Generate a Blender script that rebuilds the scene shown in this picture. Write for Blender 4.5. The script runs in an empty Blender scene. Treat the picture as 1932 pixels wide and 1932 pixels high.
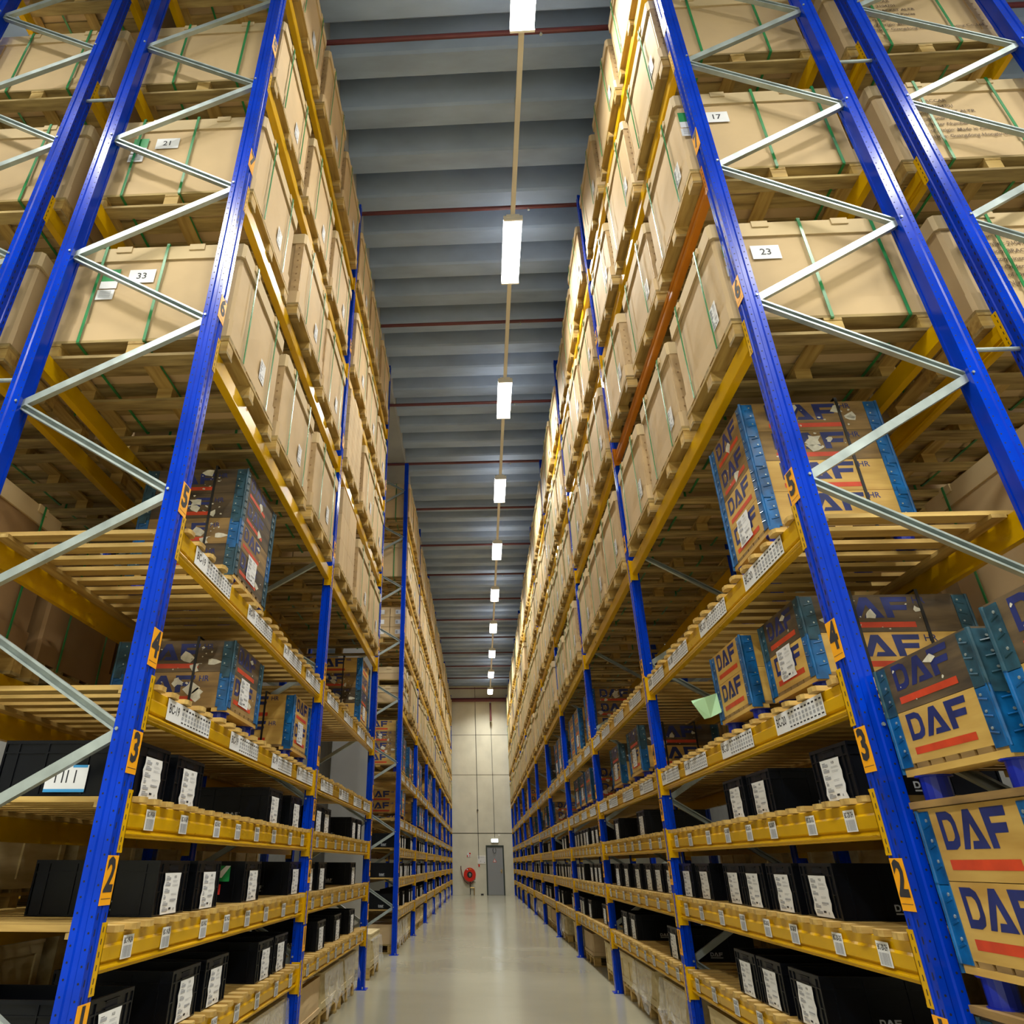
import bpy, math, random
from mathutils import Vector, Matrix
PI = math.pi
scene = bpy.context.scene
COL = scene.collection
rng = random.Random(11)

# ------------------------------------------------------------------ camera
def make_camera():
    f, p, r, yw, h = 1350.6, .5275, .0042, .0593, 1.2948
    c, s = math.cos(yw), math.sin(yw); cp, sp = math.cos(p), math.sin(p); cr, sr = math.cos(r), math.sin(r)
    R = Vector((c, s, 0)); F0 = Vector((-s, c, 0)); Z = Vector((0, 0, 1))
    F = cp*F0 + sp*Z; U = -sp*F0 + cp*Z
    X = cr*R + sr*U; Y = -sr*R + cr*U
    cam = bpy.data.cameras.new('camera'); o = bpy.data.objects.new('camera', cam); COL.objects.link(o)
    o.matrix_world = Matrix((( X.x, Y.x, -F.x, 0), (X.y, Y.y, -F.y, 0), (X.z, Y.z, -F.z, h), (0, 0, 0, 1)))
    cam.sensor_width = 36; cam.lens = 36*f/1932
    cam.shift_x = 146.2/1932; cam.shift_y = -123.5/1932
    cam.clip_start = .05; cam.clip_end = 200
    scene.camera = o
make_camera()
# ------------------------------------------------------------------ world, exposure
w = bpy.data.worlds.new('world'); scene.world = w; w.use_nodes = True
w.node_tree.nodes['Background'].inputs[0].default_value = (.55, .6, .7, 1)
w.node_tree.nodes['Background'].inputs[1].default_value = .02
scene.view_settings.view_transform = 'Standard'; scene.view_settings.look = 'None'
scene.view_settings.gamma = 1; scene.view_settings.use_curve_mapping = False
scene.view_settings.exposure = 0.0
scene.cycles.max_bounces = 7; scene.cycles.diffuse_bounces = 4; scene.cycles.glossy_bounces = 3
scene.cycles.transparent_max_bounces = 8; scene.cycles.caustics_reflective = False; scene.cycles.caustics_refractive = False
scene.cycles.use_denoising = True; scene.cycles.sample_clamp_indirect = 6
LAMP_W = 128.0
LAMP_COL = (1.0, .975, .87)

# ------------------------------------------------------------------ materials
MATS = {}
def srgb(r, g, b):
    return tuple(((v/255)/12.92 if v <= 10 else ((v/255+.055)/1.055)**2.4) for v in (r, g, b))
def mat(name, rgb, rough=.5, metal=0, var=0, scale=6, stretch=None, rgb2=None, coat=0, bump=0, rvar=0, spec=.5, objvar=0, detail=4):
    m = bpy.data.materials.new(name); m.use_nodes = True; nt = m.node_tree; N = nt.nodes; L = nt.links
    b = N['Principled BSDF']; c = srgb(*rgb)
    b.inputs['Base Color'].default_value = (*c, 1); b.inputs['Roughness'].default_value = rough; b.inputs['Metallic'].default_value = metal
    b.inputs['Specular IOR Level'].default_value = spec
    if coat: b.inputs['Coat Weight'].default_value = coat; b.inputs['Coat Roughness'].default_value = .12
    if var or rgb2 or bump or rvar:
        tc = N.new('ShaderNodeTexCoord'); mp = N.new('ShaderNodeMapping'); L.new(tc.outputs['Object'], mp.inputs[0])
        if stretch: mp.inputs['Scale'].default_value = stretch
        oi = N.new('ShaderNodeObjectInfo'); ad = N.new('ShaderNodeVectorMath'); ad.operation = 'ADD'
        mu = N.new('ShaderNodeMath'); mu.operation = 'MULTIPLY'; mu.inputs[1].default_value = 37.
        L.new(oi.outputs['Random'], mu.inputs[0]); L.new(mp.outputs[0], ad.inputs[0]); L.new(mu.outputs[0], ad.inputs[1])
        nz = N.new('ShaderNodeTexNoise'); nz.inputs['Scale'].default_value = scale; nz.inputs['Detail'].default_value = detail
        L.new(ad.outputs[0], nz.inputs['Vector'])
        c2 = srgb(*rgb2) if rgb2 else tuple(v*(1-var) for v in c)
        c1 = c if rgb2 else tuple(min(1, v*(1+var*.5)) for v in c)
        cr = N.new('ShaderNodeValToRGB'); cr.color_ramp.elements[0].position = .32; cr.color_ramp.elements[1].position = .68
        cr.color_ramp.elements[0].color = (*c2, 1); cr.color_ramp.elements[1].color = (*c1, 1)
        L.new(nz.outputs[0], cr.inputs[0]); out = cr.outputs[0]
        if objvar:
            hs = N.new('ShaderNodeHueSaturation'); mr = N.new('ShaderNodeMapRange')
            mr.inputs[3].default_value = 1-objvar; mr.inputs[4].default_value = 1+objvar*.6
            L.new(oi.outputs['Random'], mr.inputs[0]); L.new(mr.outputs[0], hs.inputs['Value']); L.new(out, hs.inputs['Color']); out = hs.outputs[0]
        L.new(out, b.inputs['Base Color'])
        if bump:
            bp = N.new('ShaderNodeBump'); bp.inputs['Strength'].default_value = bump; bp.inputs['Distance'].default_value = .01
            L.new(nz.outputs[0], bp.inputs['Height']); L.new(bp.outputs[0], b.inputs['Normal'])
        if rvar:
            mr2 = N.new('ShaderNodeMapRange'); mr2.inputs[3].default_value = rough-rvar; mr2.inputs[4].default_value = rough+rvar
            L.new(nz.outputs[0], mr2.inputs[0]); L.new(mr2.outputs[0], b.inputs['Roughness'])
    MATS[name] = m; return m
def emis(name, rgb, st):
    m = bpy.data.materials.new(name); m.use_nodes = True; b = m.node_tree.nodes['Principled BSDF']
    b.inputs['Base Color'].default_value = (*rgb, 1); b.inputs['Emission Color'].default_value = (*rgb, 1); b.inputs['Emission Strength'].default_value = st
    MATS[name] = m; return m
BLUE = mat('blue_enamel', (0, 55, 192), .2, spec=.22, var=.25, scale=3, objvar=.12)
YEL = mat('yellow_enamel', (208, 162, 0), .3, coat=.08, spec=.25, var=.12, scale=4, stretch=(1, .6, 2), rvar=.08, objvar=.05)
ORA = mat('orange_yellow_enamel', (188, 112, 4), .36, coat=.08, spec=.4, var=.15, scale=4)
HOLE = mat('punched_hole', (4, 6, 22), .7)
GALV = mat('galvanised_steel', (172, 184, 184), .36, metal=.55, var=.18, scale=9, rvar=.1)
CARD = mat('cardboard', (197, 170, 128), .72, var=.1, scale=2.2, bump=.25, objvar=.1)
CARDL = mat('cardboard_lid', (203, 180, 138), .7, var=.08, scale=3, objvar=.08)
CARDB = mat('cardboard_brown', (150, 118, 78), .75, var=.12, scale=3, objvar=.1)
CARDP = mat('padded_cardboard', (186, 156, 112), .6, var=.14, scale=13, bump=.5, objvar=.08, detail=1)
PINE = mat('pine_wood', (200, 168, 96), .66, rgb2=(162, 128, 64), scale=3, stretch=(.8, 9, 9), bump=.15, objvar=.14)
PINEY = mat('pine_wood_along', (196, 166, 98), .66, rgb2=(156, 124, 62), scale=3, stretch=(9, .8, 9), bump=.15, objvar=.14)
GREYW = mat('aged_pallet_wood', (182, 158, 102), .75, rgb2=(126, 104, 60), scale=3, stretch=(1, 8, 8), bump=.2, objvar=.2)
CRW = mat('crate_plywood', (208, 172, 92), .6, rgb2=(176, 136, 62), scale=2, stretch=(1, 1, 7), bump=.1, objvar=.1)
CRD = mat('weathered_plywood', (100, 82, 56), .7, rgb2=(54, 44, 32), scale=3, stretch=(1, 1, 6), bump=.15, objvar=.15)
CRM = mat('stained_plywood', (158, 126, 72), .66, rgb2=(106, 82, 48), scale=3, stretch=(1, 1, 6), bump=.15, objvar=.12)
HBL = mat('blue_hinge_paint', (8, 92, 156), .36, var=.5, scale=14, coat=.15, objvar=.15)
PALE = mat('pale_crate_wood', (214, 198, 152), .65, rgb2=(186, 166, 118), scale=3, stretch=(6, .8, 6), objvar=.1)
SCRAP = mat('torn_label_paper', (206, 202, 186), .7, var=.2, scale=30)
HBD = mat('worn_teal_hinge_paint', (34, 74, 92), .5, var=.5, scale=18, objvar=.15)
FBL = mat('blue_foot_plastic', (6, 34, 160), .35, coat=.1)
NAVY = mat('navy_print', (28, 40, 104), .55, var=.3, scale=12)
REDP = mat('red_print', (198, 64, 26), .55, var=.2, scale=12)
BLK = mat('black_plastic', (7, 10, 17), .32, var=.3, scale=5, spec=.28)
WPR = mat('white_print', (190, 196, 204), .5)
PAPER = mat('white_paper', (226, 228, 232), .55, var=.04, scale=8)
GPAP = mat('green_paper', (176, 222, 180), .6, var=.05, scale=8)
INK = mat('printed_ink', (38, 38, 46), .6)
INKG = mat('grey_ink', (160, 163, 172), .6)
INKB = mat('brown_box_ink', (96, 76, 54), .7)
GRN = mat('green_strap', (40, 132, 72), .3, var=.15, scale=10)
GSTK = mat('green_sticker', (20, 140, 70), .5); RSTK = mat('red_sticker', (214, 50, 44), .5); BSTK = mat('blue_sticker', (60, 150, 210), .5)
BSTR = mat('black_strap', (22, 20, 20), .45)
PLATE = mat('orange_number_plate', (240, 165, 10), .45)
REDM = mat('red_pipe_paint', (92, 36, 40), .45, var=.15, scale=5)
CONC_W = mat('wall_concrete', (214, 212, 196), .8, var=.1, scale=1.4, bump=.12)
CONC_C = mat('ceiling_concrete', (146, 164, 192), .8, var=.18, scale=1.1, stretch=(1, 3, 1), bump=.1)
CONC_G = mat('girder_concrete', (150, 152, 152), .8, var=.12, scale=1.5)
FLOOR = mat('polished_floor', (162, 160, 142), .19, var=.07, scale=.7, rvar=.05, spec=.6, detail=8)
JOINT = mat('dark_joint', (86, 84, 74), .9)
DOORM = mat('grey_door_paint', (142, 146, 152), .45); DFR = mat('dark_door_frame', (46, 58, 54), .5)
RED = mat('fire_red', (212, 30, 16), .35); DARK = mat('dark_rubber', (28, 28, 32), .6); WHT = mat('white_enamel', (232, 232, 226), .4)
RAILM = mat('beige_rail', (206, 202, 190), .5)
BRASS = mat('brass', (190, 160, 90), .35, metal=.8)
def film_mat():
    m = bpy.data.materials.new('clear_stretch_film'); m.use_nodes = True; nt = m.node_tree; b = nt.nodes['Principled BSDF']
    b.inputs['Base Color'].default_value = (.9, .92, .95, 1); b.inputs['Roughness'].default_value = .16; b.inputs['Alpha'].default_value = .3
    b.inputs['Specular IOR Level'].default_value = .9
    tc = nt.nodes.new('ShaderNodeTexCoord'); nz = nt.nodes.new('ShaderNodeTexNoise'); nz.inputs['Scale'].default_value = 14; nz.inputs['Distortion'].default_value = 2
    bp = nt.nodes.new('ShaderNodeBump'); bp.inputs['Strength'].default_value = .8; bp.inputs['Distance'].default_value = .03
    nt.links.new(tc.outputs['Object'], nz.inputs['Vector']); nt.links.new(nz.outputs[0], bp.inputs['Height']); nt.links.new(bp.outputs[0], b.inputs['Normal'])
    MATS['film'] = m; return m
FILM = film_mat()
LAMPE = emis('lamp_diffuser_glow', (1, .97, .9), 14.0)
SIGNE = emis('exit_sign_glow', (.82, .93, 1.0), 7.0)

# ------------------------------------------------------------------ mesh builder
class MB:
    def __init__(s): s.v = []; s.f = []; s.m = []; s.mats = []
    def mi(s, m):
        if m not in s.mats: s.mats.append(m)
        return s.mats.index(m)
    def add(s, vs, fs, m, M=None):
        o = len(s.v); i = s.mi(m)
        s.v += [tuple(M @ Vector(v)) if M else tuple(v) for v in vs]
        for f in fs: s.f.append(tuple(o+k for k in f)); s.m.append(i)
        return s
    def box(s, x0, x1, y0, y1, z0, z1, m, M=None):
        return s.add([(x0,y0,z0),(x1,y0,z0),(x1,y1,z0),(x0,y1,z0),(x0,y0,z1),(x1,y0,z1),(x1,y1,z1),(x0,y1,z1)],
                     [(0,3,2,1),(4,5,6,7),(0,1,5,4),(1,2,6,5),(2,3,7,6),(3,0,4,7)], m, M)
    def cbox(s, x0, x1, y0, y1, z0, z1, c, m, M=None):
        """box with its four vertical edges chamfered by c"""
        P = [(x0+c,y0),(x1-c,y0),(x1,y0+c),(x1,y1-c),(x1-c,y1),(x0+c,y1),(x0,y1-c),(x0,y0+c)]
        return s.prism(P, z0, z1, m, M)
    def prism(s, P, z0, z1, m, M=None):
        n = len(P)
        vs = [(x, y, z0) for x, y in P] + [(x, y, z1) for x, y in P]
        fs = [tuple(range(n-1, -1, -1)), tuple(range(n, 2*n))] + [(i, (i+1) % n, n+(i+1) % n, n+i) for i in range(n)]
        return s.add(vs, fs, m, M)
    def poly(s, P, m, M=None): return s.add(P, [tuple(range(len(P)))], m, M)
    def cyl(s, p0, p1, r, m, n=10, r1=None, M=None):
        p0, p1 = Vector(p0), Vector(p1); d = (p1-p0).normalized(); a = d.orthogonal().normalized(); b = d.cross(a)
        r1 = r if r1 is None else r1
        vs = [p0 + (a*math.cos(2*PI*i/n)+b*math.sin(2*PI*i/n))*r for i in range(n)] + [p1 + (a*math.cos(2*PI*i/n)+b*math.sin(2*PI*i/n))*r1 for i in range(n)]
        return s.add(vs, [tuple(range(n-1, -1, -1)), tuple(range(n, 2*n))] + [(i, (i+1) % n, n+(i+1) % n, n+i) for i in range(n)], m, M)
    def path(s, pts, r, m, n=8):
        for a, b in zip(pts, pts[1:]): s.cyl(a, b, r, m, n)
        return s
    def mesh(s, name):
        me = bpy.data.meshes.new(name); me.from_pydata(s.v, [], s.f)
        for m in s.mats: me.materials.append(m)
        me.polygons.foreach_set('material_index', s.m); me.update(); return me
TXT = {}
def text_geo(t, size, bold=.012):
    k = (t, bold)
    if k not in TXT:
        cu = bpy.data.curves.new('lettering', 'FONT'); cu.body = t; cu.size = 1; cu.resolution_u = 2; cu.align_x = 'CENTER'; cu.align_y = 'CENTER'; cu.offset = bold
        ob = bpy.data.objects.new('lettering', cu); me = bpy.data.meshes.new_from_object(ob)
        TXT[k] = ([tuple(v.co) for v in me.vertices], [tuple(p.vertices) for p in me.polygons])
        bpy.data.objects.remove(ob); bpy.data.curves.remove(cu); bpy.data.meshes.remove(me)
    vs, fs = TXT[k]; return [(x*size, y*size, z) for x, y, z in vs], fs
def on_front(x=0., y=0., z=0.):
    """local (u right, v up) on a face whose outward normal is -x"""
    return Matrix(((0, 0, -1, x), (-1, 0, 0, y), (0, 1, 0, z), (0, 0, 0, 1)))
def on_side(sgn, x=0., y=0., z=0.):
    """(u, v) on a face whose outward normal is -y (sgn -1) or +y (sgn +1)"""
    if sgn < 0: return Matrix(((1, 0, 0, x), (0, 0, -1, y), (0, 1, 0, z), (0, 0, 0, 1)))
    return Matrix(((-1, 0, 0, x), (0, 0, 1, y), (0, 1, 0, z), (0, 0, 0, 1)))

# ------------------------------------------------------------------ scene helpers
def obj(name, me, parent=None, loc=(0, 0, 0), rz=0, label=None):
    o = bpy.data.objects.new(name, me); COL.objects.link(o); o.location = loc; o.rotation_euler = (0, 0, rz)
    if parent: o.parent = parent
    if label: o['label'] = label
    return o
def thing(name, label, cat, loc=(0, 0, 0), rz=0, group=None, me=None):
    o = bpy.data.objects.new(name, me); COL.objects.link(o); o.location = loc; o.rotation_euler = (0, 0, rz)
    o['label'] = label; o['category'] = cat
    if group: o['group'] = group
    return o
def struct(name, me, label=None, loc=(0, 0, 0)):
    o = obj(name, me, None, loc); o['kind'] = 'structure'
    if label: o['label'] = label
    return o
ORD = 'nearest second third fourth fifth sixth seventh eighth ninth tenth eleventh twelfth thirteenth fourteenth fifteenth sixteenth'.split()
NUM = 'ground one two three four five six seven eight nine'.split()
CACHE = {}
def cached(k, fn):
    if k not in CACHE: CACHE[k] = fn()
    return CACHE[k]

# ================================================================== STRUCTURE
WY = 40.32
XL, XR, YB = -7.4, 9.6, -7.0
m = MB(); m.box(XL, XR, YB, WY, -.2, 0, FLOOR); struct('floor', m.mesh('floor'), 'polished warm grey concrete warehouse floor')
# ribbed concrete ceiling, ribs across the aisle
m = MB(); P = []
y = YB-.3; zb, zt = 9.6, 10.04
k0 = math.floor((YB-4.58)/.6955)
for k in range(k0, int((WY-4.58)/.6955)+2):
    e = 4.58 + k*.6955            # far edge of a rib
    P += [(e-.52, zt), (e-.33, zb+.03), (e-.30, zb), (e-.03, zb), (e-.0, zb+.04), (e+.03, zt)]
n = len(P); vs = [(XL, a, b) for a, b in P] + [(XR, a, b) for a, b in P]
m.add(vs, [(i, i+1, n+i+1, n+i) for i in range(n-1)], CONC_C)
m.box(XL, XR, YB-.5, WY+.3, 10.09, 10.3, CONC_C)
struct('ceiling', m.mesh('ceiling'), 'blue-grey ribbed concrete ceiling')
# walls
m = MB(); m.box(XL, XR, WY, WY+.25, 0, 10.1, CONC_W)
for z, t in ((7.16, .02), (5.24, .02), (2.6, .035)): m.box(XL, XR, WY-.004, WY+.01, z-t/2, z+t/2, JOINT)
for x in (-5.6, -2.9, 3.4, 6.0): m.box(x-.008, x+.008, WY-.004, WY+.01, 0, 10.0, JOINT)
struct('wall_back', m.mesh('wall_back'), 'pale concrete panel wall at the far end of the aisle')
m = MB(); m.box(XL-.25, XL, YB, WY+.2, 0, 10.1, CONC_G); struct('wall_left', m.mesh('wall_left'))
m = MB(); m.box(XR, XR+.25, YB, WY+.2, 0, 10.1, CONC_G); struct('wall_right', m.mesh('wall_right'))
m = MB(); m.box(XL, XR, YB-.25, YB, 0, 10.1, CONC_W); struct('wall_front', m.mesh('wall_front'))
m = MB(); m.box(-2.45, -1.56, YB, WY, 9.42, 9.99, CONC_G); struct('trim_1', m.mesh('trim_1'), 'concrete roof girder over the left racks')
m = MB(); m.cbox(-2.31, -1.72, 12.0, 12.6, 0, 9.42, .02, CONC_G); struct('trim_2', m.mesh('trim_2'), 'concrete column standing in the gap between the left racks')
m = MB(); m.box(2.75, 3.5, YB, WY, 9.5, 9.99, CONC_G); struct('trim_3', m.mesh('trim_3'), 'concrete roof girder over the right racks')
# door
dx0, dx1, dz = .21, 1.08, 2.08
d = struct('door_1', None, 'grey steel door with warning triangle at the aisle end', (dx0, WY, 0))
m = MB(); m.box(.06, .81, -.035, 0, .01, 2.0, DOORM); obj('door_leaf', m.mesh('door_leaf'), d)
m = MB(); W = dx1-dx0
m.box(0, .06, -.05, .0, 0, dz, DFR); m.box(W-.06, W, -.05, .0, 0, dz, DFR); m.box(.06, W-.06, -.05, .0, 2.0, dz, DFR)
obj('door_frame', m.mesh('door_frame'), d)
m = MB(); m.cyl((.74, -.035, 1.0), (.74, -.08, 1.0), .012, BRASS); m.cyl((.74, -.08, 1.0), (.66, -.08, 1.0), .01, BRASS); m.box(.72, .76, -.04, -.035, .9, 1.08, BRASS)
obj('door_handle', m.mesh('door_handle'), d)
m = MB(); m.poly([(.32, -.037, 1.36), (.5, -.037, 1.36), (.41, -.037, 1.53)], RED); m.poly([(.35, -.039, 1.378), (.47, -.039, 1.378), (.41, -.039, 1.494)], PAPER)
m.box(.405, .415, -.041, -.04, 1.41, 1.46, INK)
obj('warning_sign', m.mesh('warning_sign'), d, label='white warning triangle with red border')

# ================================================================== LAMPS
def rail(x, label):
    t = thing('light_rail', label, 'light rail', (x, 0, 0))
    m = MB(); m.box(-.03, .03, YB+.4, WY-.5, 9.03, 9.08, RAILM)
    y = 3.75
    obj('rail', m.mesh('rail'), t)
    hm = cached('hanger', lambda: MB().cyl((0, 0, 9.08), (0, 0, 9.62), .004, GALV, 6).mesh('hanger_wire'))
    for k in range(-2, 10): obj('hanger_wire', hm, t, (0, 5.6+3.83*k, 0))
    return t
rail(.655, 'long beige light rail hanging over the middle of the main aisle')
rail(-4.42, 'beige light rail over the neighbouring aisle behind the left racks')
rail(5.45, 'beige light rail over the neighbouring aisle behind the right racks')
def lamp_meshes():
    h = MB(); h.box(-.09, .09, -.64, .64, 8.985, 9.03, WHT)
    d = MB(); P = [(-.13, 9.0), (-.12, 8.955), (-.06, 8.93), (.06, 8.93), (.12, 8.955), (.13, 9.0)]
    n = len(P); vs = [(x, -.61, z) for x, z in P] + [(x, .61, z) for x, z in P]
    d.add(vs, [tuple(range(n)), tuple(range(2*n-1, n-1, -1))] + [(i, n+i, n+(i+1) % n, (i+1) % n) for i in range(n)], LAMPE)
    c = MB(); c.box(-.132, .132, -.012, .012, 8.925, 9.01, WHT)
    return h.mesh('lamp_housing'), d.mesh('diffuser'), c.mesh('end_cap')
LM = lamp_meshes()
def lamp(x, y, label, power, grp):
    t = thing('ceiling_lamp', label, 'lamp', (x, y, 0), group=grp)
    obj('housing', LM[0], t); obj('diffuser', LM[1], t)
    for s in (-1, 1): obj('end_cap', LM[2], t, (0, s*.623, 0))
    l = bpy.data.lights.new('lamp_light', 'AREA'); l.shape = 'RECTANGLE'; l.size = .24; l.size_y = 1.2; l.energy = power; l.color = LAMP_COL; l.spread = math.radians(140)
    lo = bpy.data.objects.new('lamp_light', l); COL.objects.link(lo); lo.parent = t; lo.location = (0, 0, 8.915)
LY0 = 3.77
for k in range(-2, 10):
    lab = ('glowing strip lamp over the main aisle, %s one ahead' % ORD[k]) if k >= 0 else 'glowing strip lamp over the main aisle, %s behind the camera' % ('just' if k == -1 else 'farther')
    lamp(.655, LY0+3.83*k, lab, LAMP_W, 'strip lamps over the main aisle')
for k in (-1, 0, 1, 2, 3, 5, 7):
    lamp(-4.42, LY0+.1+3.83*k, 'glowing strip lamp behind the left racks, %s in line' % ORD[k+1], LAMP_W*.8, 'strip lamps behind the left racks')
    lamp(5.45, LY0+3.83*k, 'glowing strip lamp behind the right racks, %s in line' % ORD[k+1], LAMP_W*.9, 'strip lamps behind the right racks')

for i, (x, y) in enumerate(((-3.4, -1.2), (4.4, -1.2), (-3.4, -4.6), (4.4, -4.6))):  # unseen fill lamps, added to brighten the camera-facing sides of the goods
    lamp(x, y, 'added fill lamp out of view behind the camera, %s in number' % ORD[i], 300, 'added fill lamps behind the camera')
# ================================================================== RACK PARTS
PITCH = 3.7; Y0 = 3.13
LV = {1: .597, 2: 1.058, 3: 1.5125, 4: 1.968, 5: 2.735, 6: 3.853, 7: 5.125, 8: 6.386, 9: 7.75}
FH = 9.15
def upright_mesh():
    m = MB()
    P = [(0, -.05), (0, -.013), (.006, -.009), (.006, .009), (0, .013), (0, .05), (.026, .05), (.032, .043), (.052, .043), (.058, .05), (.085, .05),
         (.085, .03), (.08, .03), (.08, -.03), (.085, -.03), (.085, -.05), (.058, -.05), (.052, -.043), (.032, -.043), (.026, -.05)]
    m.prism(P[::-1], 0.006, FH, BLUE)
    i = 0
    z = .12
    while z < FH-.03:
        for sy in (-1, 1):
            for x, dzz in ((.013, 0), (.071, .012)):
                yy = sy*.0505; r = .0042
                q = [(x+r*math.cos(PI/3*j), yy, z+dzz+r*math.sin(PI/3*j)) for j in range(6)]
                m.add(q, [tuple(range(6))], HOLE)
            yy = sy*.031
            m.add([(-.0006, yy-.004, z-.010), (-.0006, yy+.004, z-.012), (-.0006, yy+.004, z+.010), (-.0006, yy-.004, z+.012)], [(0, 3, 2, 1)], HOLE)
        z += .05
    return m.mesh('upright')
UPM = upright_mesh()
def brace_mesh(up):
    m = MB(); a = Vector((.07, 0, 0)); b = Vector((1.015, 0, .555 if up else -.555)); d = (b-a); L = d.length; d.normalize()
    ang = math.atan2(d.z, d.x); M = Matrix.Translation(a) @ Matrix.Rotation(-ang, 4, 'Y')
    P = [(-.021, -.016), (-.011, -.016), (-.009, .011), (.009, .011), (.011, -.016), (.021, -.016), (.021, .016), (-.021, .016)]
    if up: P = [(a, -b) for a, b in P][::-1]
    n = len(P); vs = [(-.01, y, z) for z, y in P] + [(L+.01, y, z) for z, y in P]
    m.add(vs, [tuple(range(n)), tuple(range(2*n-1, n-1, -1))] + [(i, n+i, n+(i+1) % n, (i+1) % n) for i in range(n)], GALV, M)
    if up:
        for p in (a, b): m.cyl((p.x, -.058, p.z), (p.x, .058, p.z), .0075, GALV, 6)
    return m.mesh('brace')
BRU, BRD = brace_mesh(True), brace_mesh(False)
def foot_mesh():
    m = MB(); m.box(-.03, .115, -.085, .085, 0, .008, BLUE)
    for y in (-.068, .068): m.cyl((.02, y, .008), (.02, y, .03), .008, GALV, 6)
    return m.mesh('foot_plate')
FTM = foot_mesh()
def plate_mesh(n):
    m = MB(); m.box(-.0025, -.001, -.047, .047, -.082, .082, PLATE)
    vs, fs = text_geo(str(n), .155, .036); m.add([(a*.95, b, c) for a, b, c in vs], fs, INK, on_front(-.0035, 0, .012))
    m.add(*[[(-.003, -.04, -.062), (-.003, .04, -.062), (-.003, .04, -.060), (-.003, -.04, -.060)], [(0, 3, 2, 1)]], INK)
    return m.mesh('number_plate')
PLM = {n: plate_mesh(n) for n in range(1, 9)}
PZ = {1: .775, 2: 1.236, 3: 1.69, 4: 2.12, 5: 2.85, 6: 4.08, 7: 5.38, 8: 6.72}
def frame(name_side, i, fx, yc, rz, label, plates=True, grp=None, spacers=False):
    t = thing('braced_upright', label, 'rack frame', (fx, yc, 0), rz, grp)
    obj('post', UPM, t); obj('post', UPM, t, (1.085, 0, 0), PI)
    obj('foot_plate', FTM, t); obj('foot_plate', FTM, t, (1.085, 0, 0), PI)
    z = .66
    while z < 8.9:
        obj('brace', BRU, t, (0, 0, z)); 
        if z > .7: obj('brace', BRD, t, (0, 0, z-.002))
        z += 1.115
    obj('brace', BRD, t, (0, 0, .658))
    if plates:
        for n in range(1, 9): obj('number_plate', PLM[n], t, (0, 0, PZ[n]), label='orange plate with black number')
    if spacers:
        sm = cached('spacer', lambda: MB().cyl((1.08, 0, 0), (1.35, 0, 0), .012, GALV, 8).mesh('row_spacer'))
        for z in (1.1, 3.62, 6.15, 8.6): obj('row_spacer', sm, t, (0, 0, z))
    return t

BL = 3.575
def beam_mesh(kind):
    m = MB()
    if kind == 'step': P = [(.010, 0), (.008, -.003), (.012, -.038), (.001, -.047), (.003, -.09), (.016, -.098), (.012, -.104), (.001, -.110), (.0, -.116), (.008, -.120), (.008, -.127), (.012, -.13), (.05, -.13), (.05, 0)]; c = YEL
    elif kind == 'orange': P = [(.01, 0), (.01, -.03), (0, -.036), (0, -.06), (.008, -.066), (.008, -.08), (0, -.086), (0, -.115), (.006, -.125), (.05, -.125), (.05, 0)]; c = ORA
    else: P = [(.003, 0), (0, -.004), (0, -.106), (.004, -.11), (.05, -.11), (.05, 0)]; c = YEL
    n = len(P); vs = [(x, -BL/2, z) for x, z in P] + [(x, BL/2, z) for x, z in P]
    m.add(vs, [tuple(range(n-1, -1, -1)), tuple(range(n, 2*n))] + [(i, (i+1) % n, n+(i+1) % n, n+i) for i in range(n)], c)
    return m.mesh('bar')
BM = {k: beam_mesh(k) for k in ('step', 'orange', 'plain')}
def conn_mesh(c):
    m = MB()
    m.box(-.022, -.018+.0, -.03, .012, -.185, .04, c)      # plate on the aisle face of the upright
    m.box(-.022, .05, .008, .012, -.17, .03, c)             # plate against its side
    for z in (.018, -.02, -.06, -.1, -.14, -.168): m.box(-.0228, -.022, -.018, -.013, z-.009, z+.009, HOLE)
    return m.mesh('end_connector')
CM = {'y': conn_mesh(YEL), 'o': conn_mesh(ORA)}
# mirrored connector for the other end
def mirror_mesh(me, name):
    n = me.copy(); n.name = name
    for v in n.vertices: v.co.y = -v.co.y
    n.flip_normals(); return n
CM2 = {k: mirror_mesh(v, 'end_connector') for k, v in CM.items()}
def barcode_mesh(txt):
    m = MB(); m.box(-.002, -.0008, -.05, .05, -.04, .04, PAPER)
    vs, fs = text_geo(txt, .021, .02); vs = [(a*.95, b*1.35, c) for a, b, c in vs]; m.add(vs, fs, INK, on_front(-.0026, 0, .021))
    r = random.Random(txt); u = -.04
    while u < .038:
        wd = r.choice((.0016, .0016, .003, .004)); 
        m.add([(-.0026, u, -.036), (-.0026, u+wd, -.036), (-.0026, u+wd, .004), (-.0026, u, .004)], [(0, 3, 2, 1)], INKG); u += wd + r.choice((.002, .003))
    return m.mesh('barcode_label')
def strip_mesh(txt):
    m = MB(); m.box(-.002, -.0008, -.30, .30, -.047, .047, PAPER)
    vs, fs = text_geo(txt, .05); vs = [(a, b*1.15, c) for a, b, c in vs]; m.add(vs, fs, INK, on_front(-.0026, .215, .005))
    for k in range(10):
        y = .10 - k*.042
        for z, h in ((.03, .008), (.008, .014), (-.012, .014), (-.032, .006)):
            m.add([(-.0026, y-.012, z-h/2), (-.0026, y+.012, z-h/2), (-.0026, y+.012, z+h/2), (-.0026, y-.012, z+h/2)], [(0, 3, 2, 1)], INKG if h > .01 else INK)
    return m.mesh('location_strip')
BCY = [.33, .74, 1.25, 1.64, 2.06, 2.50, 2.99, 3.42]
STY = [.60, 1.57, 2.53, 3.32]
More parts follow.
